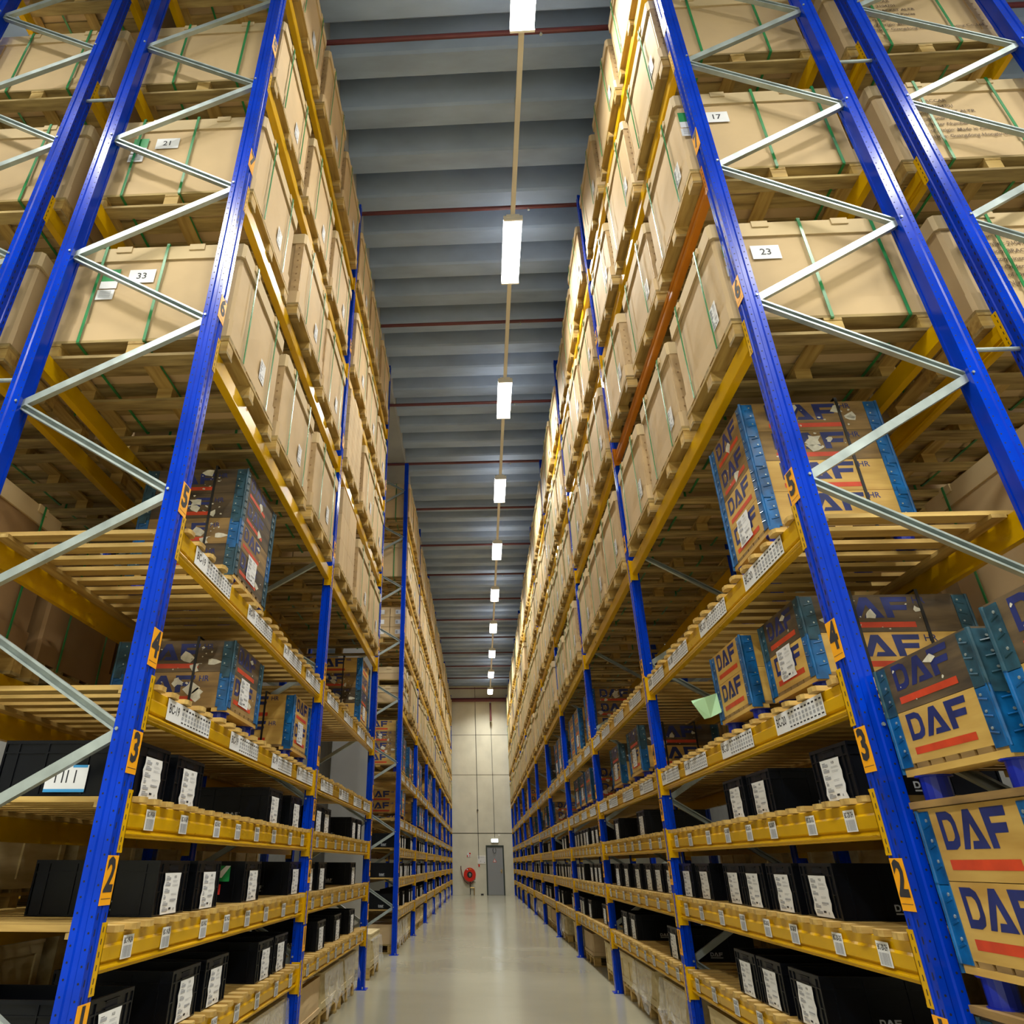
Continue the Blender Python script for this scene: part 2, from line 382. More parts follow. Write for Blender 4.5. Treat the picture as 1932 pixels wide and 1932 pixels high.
def beam(side, fx, yc, lvl, rz, kind, label, labels=0, grp=None):
    """yc = middle of the bay; rz 0 faces -x, PI faces +x"""
    t = thing('rack_crossbar', label, 'beam', (fx, yc, LV[lvl] if isinstance(lvl, int) else lvl), rz, grp)
    obj('bar', BM[kind], t)
    c = 'o' if kind == 'orange' else 'y'
    obj('end_connector', CM[c], t, (0, -BL/2-.012+.0, 0)); obj('end_connector', CM2[c], t, (0, BL/2+.012, 0))
    sg = 1 if rz == 0 else -1
    if labels and lvl in (1, 2, 3):
        for j, yy in enumerate(BCY):
            code = ('BC-20-%d' if side == 'right' else 'BC-19-%d') % lvl + ('HGFEDCBA'[7-j] if side == 'left' else 'HGFEDCBA'[j])
            me = cached(('bc', code), lambda: barcode_mesh(code))
            obj('barcode_label', me, t, (0, sg*(yy-PITCH/2), -.058))
    if lvl in (4, 5):
        code = 'BC-20' if side == 'right' else 'BC-19'
        me = cached(('st', code), lambda: strip_mesh(code))
        for yy in STY: obj('location_strip', me, t, (0, sg*(yy-PITCH/2), -.052))
    return t
def deck_mesh(pitch, bw, seed):
    m = MB(); r = random.Random(seed); y = -BL/2+.05
    while y < BL/2-.06:
        j = r.uniform(-.006, .006); e = r.uniform(-.012, .012)
        x0, x1 = -.028+e, 1.075+e
        m.prism([(x0+.012, y+j), (x1, y+j), (x1, y+j+bw), (x0+.012, y+j+bw), (x0, y+j+bw-.02), (x0, y+j+.02)], .001, .023, PINE)
        y += pitch
    for x in (.085, .905): m.box(x, x+.07, -BL/2+.04, BL/2-.04, -.02, .0, PINEY)
    return m.mesh('slatted_deck')
DKM = {'a': deck_mesh(.153, .082, 1), 'b': deck_mesh(.168, .088, 2), 'c': deck_mesh(.153, .082, 3)}

# ================================================================== GOODS
def pallet_mesh(w, d, seed=0):
    m = MB(); r = random.Random(seed)
    for y in (-w/2, -.05, w/2-.1): m.box(0, d, y, y+.1, 0, .02, GREYW)
    for x in (.0, d/2-.05, d-.1):
        for y in (-w/2, -.05, w/2-.1): m.box(x+.003, x+.1, y+.003, y+.097, .02, .095, PINE)
        m.box(x, x+.1, -w/2, w/2, .095, .113, PINEY)
    n = 5
    for k in range(n):
        y = -w/2 + (w-.12)*k/(n-1); m.box(0, d, y, y+.12, .113, .132, GREYW)
    return m.mesh('pallet')
PALH = .132
def carton_mesh(w, d, h, matl, sk=.13):
    m = MB(); c = .018; nx = 6
    # bulging walls as a grid around the perimeter
    P = []
    def seg(a, b, nrm, n):
        for i in range(n):
            t = i/n; P.append((a[0]+(b[0]-a[0])*t, a[1]+(b[1]-a[1])*t, nrm, math.sin(PI*t)))
    seg((c, -w/2), (d-c, -w/2), (0, -1), nx); seg((d-c, -w/2), (d, -w/2+c), (0, 0), 1)
    seg((d, -w/2+c), (d, w/2-c), (1, 0), nx); seg((d, w/2-c), (d-c, w/2), (0, 0), 1)
    seg((d-c, w/2), (c, w/2), (0, 1), nx); seg((c, w/2), (0, w/2-c), (0, 0), 1)
    seg((0, w/2-c), (0, -w/2+c), (-1, 0), nx); seg((0, -w/2+c), (c, -w/2), (0, 0), 1)
    n = len(P); rows = [0, .15, .35, .5, .65, .85, 1]; vs = []
    r = random.Random(w*100+h*17)
    for t in rows:
        for x, y, nr, s in P:
            bl = .009*s*math.sin(PI*t) + r.uniform(-.0015, .0015)
            vs.append((x+nr[0]*bl, y+nr[1]*bl, h*t))
    fs = [tuple(range(n-1, -1, -1)), tuple(range(n*(len(rows)-1), n*len(rows)))]
    for j in range(len(rows)-1): fs += [(j*n+i, j*n+(i+1) % n, (j+1)*n+(i+1) % n, (j+1)*n+i) for i in range(n)]
    m.add(vs, fs, matl)
    # base tray band
    m.cbox(-.012, d+.012, -w/2-.012, w/2+.012, .001, sk, .02, matl)
    me = m.mesh('carton'); return me
def lid_mesh(w, d, h, lh=.10):
    m = MB(); e = .016
    m.cbox(-e, d+e, -w/2-e, w/2+e, h-lh, h+.012, .02, CARDL)
    m.cbox(-e-.002, -e+.0, -w/2-e, w/2+e, h-lh-.003, h-lh+.0, .0005, CARDB)
    for x in (d*.28, d*.72):
        for s in (-1, 1): m.box(x-.05, x+.05, s*(w/2+e)-.008, s*(w/2+e)+.008, h-.03, h+.018, CARDL)
    for y in (-w*.26, w*.26):
        for x in (-e, d+e): m.box(x-.008, x+.008, y-.05, y+.05, h-.03, h+.018, CARDL)
    return m.mesh('carton_lid')
def strapx_mesh(w, d, h):   # loop in the x-z plane
    m = MB(); e = .027; t = .003; b = .009; z0 = -PALH+.018; z1 = h+.021
    m.box(-e-t, -e, -b, b, z0+.09, z1, GRN); m.box(d+e, d+e+t, -b, b, z0+.09, z1, GRN); m.box(-e, d+e, -b, b, z1-t, z1, GRN)
    return m.mesh('strap')
def strapy_mesh(w, d, h):
    m = MB(); e = .027; t = .003; b = .009; z0 = -PALH+.018; z1 = h+.024; W = w/2
    m.box(-b, b, -W-e-t, -W-e, z0+.09, z1, GRN); m.box(-b, b, W+e, W+e+t, z0+.09, z1, GRN); m.box(-b, b, -W-e, W+e, z1-t, z1, GRN)
    m.box(-b, b, -W-e, W+e, z0+.085, z0+.088, GRN)
    return m.mesh('strap')
def studs_mesh(w, d, h, s):
    """padded corner bands with staple dimples, seen on the narrow outer edge of some boxes"""
    m = MB()
    m.box(.0, .075, s*(w/2+.004)-.008, s*(w/2+.004)+.008, .13, h-.1, CARDP)
    z = .17
    while z < h-.14:
        m.cyl((.037, s*(w/2+.011), z), (.037, s*(w/2+.0135), z), .008, CARDB, 6); z += .075
    return m.mesh('corner_pad')
def sheet_mesh(seed, w=.2, h=.165, wavy=True, side='front'):
    m = MB(); r = random.Random(seed)
    n = 7; L = []; R = []
    for i in range(n):
        v = -h/2 + h*i/(n-1); j = (lambda: r.uniform(-.009, .009)) if wavy else (lambda: 0)
        L.append((-w/2+j(), v)); R.append((w/2+j(), v))
    T = on_front(0, 0, 0)
    def q(u0, u1, v0, v1, mt, lift=.0012): m.add([(u0, v0, lift), (u1, v0, lift), (u1, v1, lift), (u0, v1, lift)], [(0, 1, 2, 3)], mt, T)
    for a in range(n-1):
        z = .0004*math.sin(a); m.add([(*L[a], 0), (*R[a], 0), (*R[a+1], 0), (*L[a+1], 0)], [(0, 1, 2, 3)], PAPER, T)
    # printed blocks
    u0 = -w*.4
    for k, v in enumerate((.36, .22, .05, -.1, -.26, -.4)):
        wd = w*(.28, .3, .3, .12, .3, .34)[k]
        q(u0, u0+wd, h*(v-.035), h*(v+.03), INKG)
        q(u0, u0+wd*.6, h*(v+.05), h*(v+.06), INK)
    for v in (.3, .27, .2, .17, -.02, -.05, -.22): q(w*.02, w*r.uniform(.25, .4), h*v, h*(v+.008), INKG)
    q(w*.0, w*.38, h*-.19, h*-.145, INKG)
    q(w*.0, w*.14, h*-.4, h*-.35, INK)
    vs, fs = text_geo(r.choice(('W 201', 'CM 201', 'M 20X', 'W 305')), h*.09); m.add([(a*.7, b, c) for a, b, c in vs], fs, INK, on_front(-.0016, -w*.16, h*.4))
    vs, fs = text_geo(r.choice(('A2P', 'A1', 'A2P')), h*.09); m.add([(a*.7, b, c) for a, b, c in vs], fs, INK, on_front(-.0016, -w*.3, -h*.4))
    return m.mesh('paper_sheet')
SHEETS = [sheet_mesh(i) for i in range(5)]
SHIP = sheet_mesh(9, .11, .16, False)
def numsheet_mesh(t):
    m = MB(); T = on_side(-1, 0, 0, 0)
    m.add([(-.085, -.055, .001), (.085, -.055, .001), (.085, .055, .001), (-.085, .055, .001)], [(0, 1, 2, 3)], PAPER, T)
    vs, fs = text_geo(t, .07); m.add([(a, b, .0018) for a, b, c in vs], fs, INK, T)
    return m.mesh('number_sheet')
def stickers_mesh():
    m = MB(); T = on_side(-1, 0, 0, 0)
    def q(u0, u1, v0, v1, mt, l): m.add([(u0, v0, l), (u1, v0, l), (u1, v1, l), (u0, v1, l)], [(0, 1, 2, 3)], mt, T)
    q(-.055, .055, .01, .11, GSTK, .001); q(-.055, .055, -.05, .01, PAPER, .001); q(-.06, .05, -.14, -.06, PAPER, .0012)
    for k in range(5): q(-.045, .03, -.075-.012*k, -.070-.012*k, INKG, .0018)
    return m.mesh('sticker')
STK = stickers_mesh()
LINES = ['Consignee: PACCAR', 'Part Number: 2104701', 'Description: BRACKET ALTR', 'Pcs per container: 208 Pieces', 'Purchase Order Number:', 'Country of Origin: Made in China', 'Factory Name: Guangdong Hongtu Die-casting Co.,Ltd']
def print_mesh():
    m = MB()
    for k, t in enumerate(LINES):
        vs, fs = text_geo(t, .042); x0 = min(v[0] for v in vs); vs = [(a-x0, b, .0012) for a, b, c in vs]
        m.add(vs, fs, INKB, on_side(-1, 0, 0, -.062*k))
    return m.mesh('printed_text')
def load(x, y, z, rz, w, d, h, label, grp, detail=2, matl=None, num=None, ship=True, text=False):
    """strapped carton on a pallet. origin: middle of the front (aisle) bottom edge"""
    t = thing('pallet_box', label, 'box', (x, y, z), rz, grp)
    matl = matl or CARD
    key = (w, d)
    obj('pallet', cached(('p',)+key, lambda: pallet_mesh(w, d)), t)
    hh = PALH + .001
    obj('carton', cached(('c', w, d, h, matl.name), lambda: carton_mesh(w-.03, d-.03, h, matl)), t, (.015, 0, hh))
    obj('carton_lid', cached(('l', w, d, h), lambda: lid_mesh(w-.03, d-.03, h)), t, (.015, 0, hh))
    if detail >= 1:
        sx = cached(('sx', w, d, h), lambda: strapx_mesh(w-.03, d-.03, h)); sy = cached(('sy', w, d, h), lambda: strapy_mesh(w-.03, d-.03, h))
        for yy in (-w*.26, w*.26): obj('strap', sx, t, (.015, yy, hh), label='green plastic strap')
        if detail >= 2:
            for xx in ((d*.46, d*.82) if num in ('33', '21') else (d*.5, d*.88) if num else (d*.28, d*.72)): obj('strap', sy, t, (.015+xx-.02, 0, hh), label='green plastic strap')
            for s in (() if num else (-1, 1)): obj('corner_pad', cached(('st', w, d, h, s), lambda: studs_mesh(w-.03, d-.03, h, s)), t, (.015, 0, hh))
    if ship: obj('shipping_label', SHIP, t, (-.001, -w*.3 if rz == 0 else -w*.12, hh+.19), label='white printed shipping label')
    if num:
        sg = -1 if rz == 0 else 1
        yy = sg*(w/2-.015+.014)
        nm = cached(('n', num), lambda: numsheet_mesh(num))
        u = {'33': .64, '21': .70, '23': .31, '17': .27}[num]
        rr = 0 if sg < 0 else PI
        obj('number_sheet', nm, t, (u, yy, hh+h*.68), rr, label='white sheet with a black number')
        obj('sticker', STK, t, (u+(.2 if rz else -.2), yy, hh+h*.62), rr)
    if text:
        sg = text
        obj('printed_text', cached('print', print_mesh), t, ((.12 if sg < 0 else d-.12), sg*(w/2-.015+.013), hh+h*.76), 0 if sg < 0 else PI)
    return t

# ---- black bins
def daf(m, M, H, mt, gap=.12):
    """the three block letters, cap height H, left aligned at the origin"""
    D = [((0, 0), (.24, .22)), ((.6, 0), (.55, .22)), ((.85, .1), (.68, .3)), ((.95, .3), (.72, .4)), ((.95, .7), (.72, .6)), ((.85, .9), (.68, .7)), ((.6, 1), (.55, .78)), ((0, 1), (.24, .78))]
    n = len(D); vs = [(a[0]*H*1.05, a[1]*H, 0) for a, b in D] + [(b[0]*H*1.05, b[1]*H, 0) for a, b in D]
    m.add(vs, [(i, (i+1) % n, n+(i+1) % n, n+i) for i in range(n)], mt, M)
    o = 1.08*H
    A = [(0, 0), (.5, 1), (.86, 1), (1.42, 0), (.5, 0), (.6, .2), (.95, .2), (.7, .64), (.33, 0)]
    m.poly([(o+a*H, b*H, 0) for a, b in A], mt, M)
    o = 2.62*H
    F = [(0, 0), (-.08, 1), (1.15, 1), (1.12, .76), (.3, .76), (.31, .6), (1.05, .6), (1.0, .36), (.32, .36), (.34, 0)]
    m.poly([(o+a*H, b*H, 0) for a, b in F], mt, M)
    return 3.75*H
def bin_mesh(h=.22):
    m = MB(); w, d = .39, .59; t = .005; W = w/2
    # four walls and the floor, slightly waisted, with rim, ledge and corner ribs
    m.box(.008, d-.008, -W+.008, W-.008, .004, .010, BLK)
    for (x0, x1, y0, y1) in ((.006, .006+t, -W+.006, W-.006), (d-.006-t, d-.006, -W+.006, W-.006), (.006, d-.006, -W+.006, -W+.006+t), (.006, d-.006, W-.006-t, W-.006)):
        m.box(x0, x1, y0, y1, .004, h-.002, BLK)
    m.box(0, .012, -W, W, h-.014, h, BLK); m.box(d-.012, d, -W, W, h-.014, h, BLK)
    m.box(.012, d-.012, -W, -W+.012, h-.014, h, BLK); m.box(.012, d-.012, W-.012, W, h-.014, h, BLK)
    for z in (h*.76,):
        m.box(.001, .007, -W+.001, W-.001, z, z+.006, BLK); m.box(d-.007, d-.001, -W+.001, W-.001, z, z+.006, BLK)
        m.box(.001, d-.001, -W+.001, -W+.007, z, z+.006, BLK); m.box(.001, d-.001, W-.007, W-.001, z, z+.006, BLK)
    m.box(.0, d, -W+.0, W, 0, .006, BLK)
    for y in (-W, -W+.05, W-.008, W-.058):
        m.box(0.0005, .007, y, y+.008, .006, h-.014, BLK); m.box(d-.007, d, y, y+.008, .006, h-.014, BLK)
    for x in (0, .06, .2, d-.2, d-.068, d-.008):
        m.box(x, x+.008, -W+.0005, -W+.007, .006, h-.014, BLK); m.box(x, x+.008, W-.007, W, .006, h-.014, BLK)
    for y in (-W+.01, W-.05): m.box(.0005, .006, y, y+.04, h*.42, h*.42+.004, BLK)
    # hand grips: framed slots high in the narrow sides
    for x0, x1, s in ((-.001, .005, -1), (d-.005, d+.001, 1)):
        m.box(x0, x1, -.062, .062, h*.76+.008, h*.76+.011, BLK); m.box(x0, x1, -.062, .062, h-.02, h-.017, BLK)
    m.add([(.0055, -.055, h*.79), (.0055, .055, h*.79), (.0055, .055, h-.02), (.0055, -.055, h-.02)], [(0, 3, 2, 1)], HOLE)
    for s in (-1, 1):
        M = on_side(s, d*.5-.06 if s < 0 else d*.5+.0, s*(W-.0055), .035)
        L = daf(m, M, .026, WPR); m.add([(0, -.012, 0), (L, -.012, 0), (L, -.006, 0), (0, -.006, 0)], [(0, 1, 2, 3)], WPR, M)
    return m.mesh('bin_body')
BINM = bin_mesh(); 
def bin_(x, y, z, rz, label, grp, sheet=0, extra=None):
    t = thing('storage_bin', label, 'bin', (x, y, z), rz, grp)
    obj('bin_body', BINM, t)
    if sheet is not None: obj('label_sheet', SHEETS[sheet % 5], t, (-.0015, (.012, -.02, .0)[sheet % 3], .086), label='white printed label sheet')
    if extra == 'stickers':
        m = MB(); T = on_side(1, 0, 0, 0)
        def q(u0, u1, v0, v1, mt, l=.001): m.add([(u0, v0, l), (u1, v0, l), (u1, v1, l), (u0, v1, l)], [(0, 1, 2, 3)], mt, T)
        q(-.07, .07, 0, .085, GSTK); m.add([(-.03, .02, .0015), (.02, .02, .0015), (.07, .085, .0015), (.04, .085, .0015)], [(0, 1, 2, 3)], PAPER, T); q(-.07, .02, -.07, -.015, RSTK)
        obj('sticker', m.mesh('sticker'), t, (.16, .1965, .11), label='green and red sticker')
    if extra == 'oldlabel':
        m = MB(); T = on_side(1, 0, 0, 0)
        def q(u0, u1, v0, v1, mt, l=.001): m.add([(u0, v0, l), (u1, v0, l), (u1, v1, l), (u0, v1, l)], [(0, 1, 2, 3)], mt, T)
        q(-.09, .09, -.05, .05, PAPER); q(-.09, .09, -.056, -.044, BSTK, .0015); q(.02, .085, .04, .05, BSTK, .0015)
        for u in (-.05, -.02, .0, .035): q(u, u+.006, -.02, .03, INK, .0015)
        obj('sticker', m.mesh('sticker'), t, (.28, .1965, .07), label='torn white and blue sticker')
    return t

# ---- wooden collar crates on blue feet
CH = .195
def collar_mesh(w, d, wood, seed):
    m = MB(); r = random.Random(seed); W = w/2; t = .02
    m.box(0, t, -W, W, 0, CH-.002, wood); m.box(d-t, d, -W, W, 0, CH-.002, wood)
    m.box(t, d-t, -W, -W+t, 0, CH-.002, wood); m.box(t, d-t, W-t, W, 0, CH-.002, wood)
    e = .0008
    nv = NAVY; rd = REDP
    # ends
    for M, L in ((on_front(-e, W-.115, .08), w), (Matrix(((0, 0, 1, d+e), (1, 0, 0, -W+.115), (0, 1, 0, .08), (0, 0, 0, 1))), w)):
        H = min(.1, (w-.24)/3.75)
        ww = daf(m, M, H, nv); m.add([(0, -.052, 0), (ww, -.052, 0), (ww, -.026, 0), (0, -.026, 0)], [(0, 1, 2, 3)], rd, M)
    for s in (-1, 1):
        M = on_side(s, .14 if s < 0 else d-.14, s*(W+e), .072); H = min(.108, (d-.36)/3.75)
        ww = daf(m, M, H, nv); m.add([(0, -.05, 0), (ww*1.02, -.05, 0), (ww*1.02, -.022, 0), (0, -.022, 0)], [(0, 1, 2, 3)], rd, M)
        vs, fs = text_geo('HR', .048); m.add(vs, fs, nv, M @ Matrix.Translation((ww+.055, H-.02, 0)))
    if wood is not CRW:      # torn scraps of old labels
        for k in range(18):
            a, b = (r.uniform(.12, d-.12), r.uniform(.01, CH-.02)); n = r.randint(5, 9); R = r.choice((.003, .005, .008)) if k > 3 else r.uniform(.02, .045)
            for s in (-1, 1):
                M = on_side(s, a, s*(W+.0016), b)
                m.poly([(R*r.uniform(.4, 1.5)*math.cos(2*PI*i/n), R*.8*r.uniform(.4, 1.4)*math.sin(2*PI*i/n), 0) for i in range(n)], SCRAP, M)
        for k in range(5):
            n = r.randint(5, 9); R = r.choice((.004, .008)) if k else r.uniform(.02, .05); M = on_front(-.0016, r.uniform(-W+.1, W-.1), r.uniform(.02, CH-.03))
            m.poly([(R*r.uniform(.4, 1.5)*math.cos(2*PI*i/n), R*.8*r.uniform(.4, 1.4)*math.sin(2*PI*i/n), 0) for i in range(n)], SCRAP, M)
    return m.mesh('collar')
def hinge_mesh(sx, sy, w, d, HBL=None):
    """blue folded steel corner at x-side sx (0 front, 1 rear), y-side sy"""
    m = MB(); W = w/2; t = .004; L = .068
    x = 0 if sx == 0 else d; dx = 1 if sx == 0 else -1; y = sy*W
    xa, xb = sorted((x, x+dx*L)); ya, yb = sorted((y, y-sy*L))
    o = t
    m.box(xa-(o if dx > 0 else 0), xb+(o if dx < 0 else 0), min(y, y+sy*o), max(y, y+sy*o), -.012, CH-.01, HBL)
    m.box(min(x, x-dx*o), max(x, x-dx*o), ya, yb, -.012, CH-.01, HBL)
    m.cyl((x-dx*.002, y+sy*.002, -.012), (x-dx*.002, y+sy*.002, CH-.006), .009, HBL, 8)
    for z in (.03, .085, .14):
        m.cyl((x+dx*.02, y+sy*o, z), (x+dx*L*.9, y+sy*o, z+.01), .004, HBL, 5)
        m.cyl((x-dx*o, y-sy*.02, z), (x-dx*o, y-sy*L*.9, z+.01), .004, HBL, 5)
        m.cyl((x+dx*L*.7, y+sy*o, z+.02), (x+dx*L*.7, y+sy*(o+.003), z+.02), .005, GALV, 6)
        m.cyl((x-dx*o, y-sy*L*.7, z+.02), (x-dx*(o+.003), y-sy*L*.7, z+.02), .005, GALV, 6)
    # claw that grips the tier below
    m.box(min(x-dx*.009, x+dx*.05), max(x-dx*.009, x+dx*.05), min(y+sy*.002, y+sy*.009), max(y+sy*.002, y+sy*.009), -.035, .012, HBL)
    return m.mesh('corner_hinge')
def crate_base(w, d):
    m = MB(); W = w/2; n = 7
    for k in range(n):
        y = -W + (w-.075)*k/(n-1); m.box(0, d, y, y+.075, .022, .04, CRM)
    for x in (0, d/2-.045, d-.09): m.box(x, x+.09, -W, W, 0, .022, CRW)
    return m.mesh('crate_base')
def foot_tube():
    m = MB(); m.cyl((0, 0, 0), (0, 0, .085), .048, FBL, 14); m.cyl((0, 0, .085), (0, 0, .09), .062, FBL, 14); m.cyl((0, 0, 0), (0, 0, .008), .055, FBL, 14)
    return m.mesh('foot')
FOOT = foot_tube()
WOODS = {'n': CRW, 'm': CRM, 'o': CRD}
def crate(x, y, z, rz, w, d, tones, label, grp, lid=False, sheet=None, strap=True, feet=True, detail=True, ch=CH):
    t = thing('wooden_crate', label, 'crate', (x, y, z), rz, grp)
    zz = .09 if feet else 0
    if feet:
        for xx in (.06, d-.06):
            for yy in (-w/2+.065, w/2-.065): obj('foot', FOOT, t, (xx, yy, 0), label='round blue foot')
    obj('base', cached(('cb', w, d), lambda: crate_base(w, d)), t, (0, 0, zz)); zz += .04
    for k, c in enumerate(tones):
        wood = WOODS[c]; sd = k + (0 if c == 'n' else 3)
        co = obj('collar', cached(('co', w, d, c, sd), lambda: collar_mesh(w, d, wood, sd)), t, (0, 0, zz), label={'n': 'pale plywood tier', 'm': 'stained plywood tier', 'o': 'dark weathered plywood tier'}[c])
        co.scale.z = ch/CH
        if detail:
            for sx in (0, 1):
                for sy in (-1, 1): obj('corner_hinge', cached(('h', sx, sy, w, d, c == 'o'), lambda: hinge_mesh(sx, sy, w, d, HBD if c == 'o' else HBL)), co, label='worn teal steel corner' if c == 'o' else 'blue steel corner')
        zz += ch
    if lid:
        m = cached(('cl', w, d), lambda: MB().box(-.015, d+.015, -w/2-.015, w/2+.015, 0, .022, CRM).mesh('lid')); obj('lid', m, t, (0, 0, zz)); 
    if strap:
        H = zz - (.09 if feet else 0)
        def f():
            m = MB(); W = w/2; b = .008
            m.box(-b, b, -W-.004, -W-.001, 0, H+.025, BSTR); m.box(-b, b, W+.001, W+.004, 0, H+.025, BSTR); m.box(-b, b, -W, W, H+.023, H+.026, BSTR); return m.mesh('strap')
        sm = cached(('cs', w, round(H, 3)), f)
        for xx in (d*.32, d*.72): obj('strap', sm, t, (xx, 0, .09 if feet else 0), label='black strap')
    if sheet is not None: obj('label_sheet', SHEETS[sheet % 5], t, (-.0045, .02, (.09 if feet else 0)+.16), label='white printed label sheet')
    return t
# ---- low wood crates on pallets standing on the floor
def floorcrate_mesh(w, d, h):
    m = MB(); W = w/2
    m.box(.012, d-.012, -W+.012, W-.012, 0, h, PALE)
    for x0, x1 in ((0, .012), (d-.012, d)):
        m.box(x0, x1, -W, W, 0, .05, PALE); m.box(x0, x1, -W, W, h-.05, h, PALE)
        for y in (-W, -.03, W-.06): m.box(x0, x1, y, y+.06, .05, h-.05, PALE)
    for s in (-1, 1):
        y0, y1 = sorted((s*W, s*(W-.012)))
        m.box(.012, d-.012, y0, y1, 0, .05, PALE); m.box(.012, d-.012, y0, y1, h-.05, h, PALE)
        for x in (.012, d/2-.03, d-.072): m.box(x, x+.06, y0, y1, .05, h-.05, PALE)
    m.box(-.005, d+.005, -W-.005, W+.005, h, h+.018, PALE)
    return m.mesh('crate_body')
def film_mesh(w, d, h, seed):
    m = MB(); r = random.Random(seed); W = w/2; nx, ny = 10, 12; vs = []; fs = []
    # sheet draped over the top and hanging down the aisle side
    for j in range(ny+1):
        s = j/ny
        for i in range(nx+1):
            y = -W-.02 + (w+.04)*i/nx
            if s < .4: x = .35 - .38*s/.4; z = h + .03 + r.uniform(0, .012)
            else:
                u = (s-.4)/.6; x = -.03 - .025*u - r.uniform(0, .03)*u; z = h+.025 - u*(h*.75 + .06*math.sin(i*1.3+seed))
            vs.append((x, y, z))
    for j in range(ny):
        for i in range(nx): a = j*(nx+1)+i; fs.append((a, a+1, a+nx+2, a+nx+1))
    m.add(vs, fs, FILM); return m.mesh('plastic_film')
def floor_crate(x, y, rz, label, grp, w=.95, d=1.05, h=.27, film=None, card=False):
    t = thing('pallet_crate', label, 'crate', (x, y, 0), rz, grp)
    obj('pallet', cached(('p', w, d), lambda: pallet_mesh(w, d)), t)
    if card: obj('crate_body', cached(('c', w, d, h, 'f'), lambda: carton_mesh(w, d, h, CARD, .04)), t, (0, 0, PALH+.001))
    else: obj('crate_body', cached(('fc', w, d, h), lambda: floorcrate_mesh(w, d, h)), t, (0, 0, PALH+.001))
    if film is not None: obj('plastic_film', cached(('fm', w, film), lambda: film_mesh(w, d, h+PALH, film)), t, label='clear crumpled plastic film')
    return t
def small_carton(x, y, z, rz, w, d, h, label, grp, sheet=True):
    def f():
        m = MB(); m.cbox(0, d, -w/2, w/2, 0, h, .004, CARD); m.box(-.0006, 0, -.025, .025, 0, h, CARDL)
        for s in (-1, 1): m.box(.0, d, min(s*w/2, s*(w/2+.0006)), max(s*w/2, s*(w/2+.0006)), h*.93, h*.95, CARDB)
        return m.mesh('carton_body')
    t = thing('small_carton', label, 'carton', (x, y, z), rz, grp)
    obj('carton_body', cached(('sc', w, d, h), f), t)
    if sheet:
        def g():
            m = MB()
            for s in (-1, 1):
                T = on_side(s, d/2, s*(w/2+.001), h/2); hh = min(.045, h*.36)
                m.add([(-.06, -hh, 0), (.06, -hh, 0), (.06, hh, 0), (-.06, hh, 0)], [(0, 1, 2, 3)], PAPER, T)
                m.add([(-.05, -hh*.7, .0006), (-.01, -hh*.7, .0006), (-.01, hh*.6, .0006), (-.05, hh*.6, .0006)], [(0, 1, 2, 3)], INKG, T)
            return m.mesh('carton_label')
        obj('carton_label', cached(('scl', w, d, h), g), t)
    return t

# ================================================================== LAYOUT
FX = {'left': -1.43, 'right': 1.52}      # aisle face of the uprights
BX = {'left': -1.45, 'right': 1.54}      # aisle face of the beams
RZ = {'left': PI, 'right': 0.}; SG = {'left': -1, 'right': 1}
bays = {'right': [Y0+PITCH*k for k in range(10)], 'left': [Y0, Y0+PITCH] + [Y0+PITCH*3+PITCH*k for k in range(7)]}
frames = {'right': [Y0+PITCH*k for k in range(11)], 'left': [Y0+PITCH*k for k in (0, 1, 2)] + [Y0+PITCH*3+PITCH*k for k in range(8)]}
for side in ('left', 'right'):
    for i, yc in enumerate(frames[side]):
        nm = 'nearest' if i == 0 else ORD[i]
        frame(side, i, FX[side], yc, RZ[side], 'blue upright rack frame with grey bracing, %s along the %s side of the aisle' % (nm, side), grp='frames of the %s rack' % side)
    # second row behind
    fx2 = FX[side] + SG[side]*(1.085+.25+1.085)
    for i, yc in enumerate(frames[side][:4 if side == 'right' else 3]):
        frame(side, i, fx2, yc, RZ[side]+PI, 'blue upright frame of the second row behind the %s rack, %s in line' % (side, ORD[i]), plates=False, spacers=True, grp='frames behind the %s rack' % side)
def bkind(side, l, b=0):
    if l <= 5: return 'step'
    if side == 'right' and l == 7 and b == 0: return 'orange'
    return 'plain'
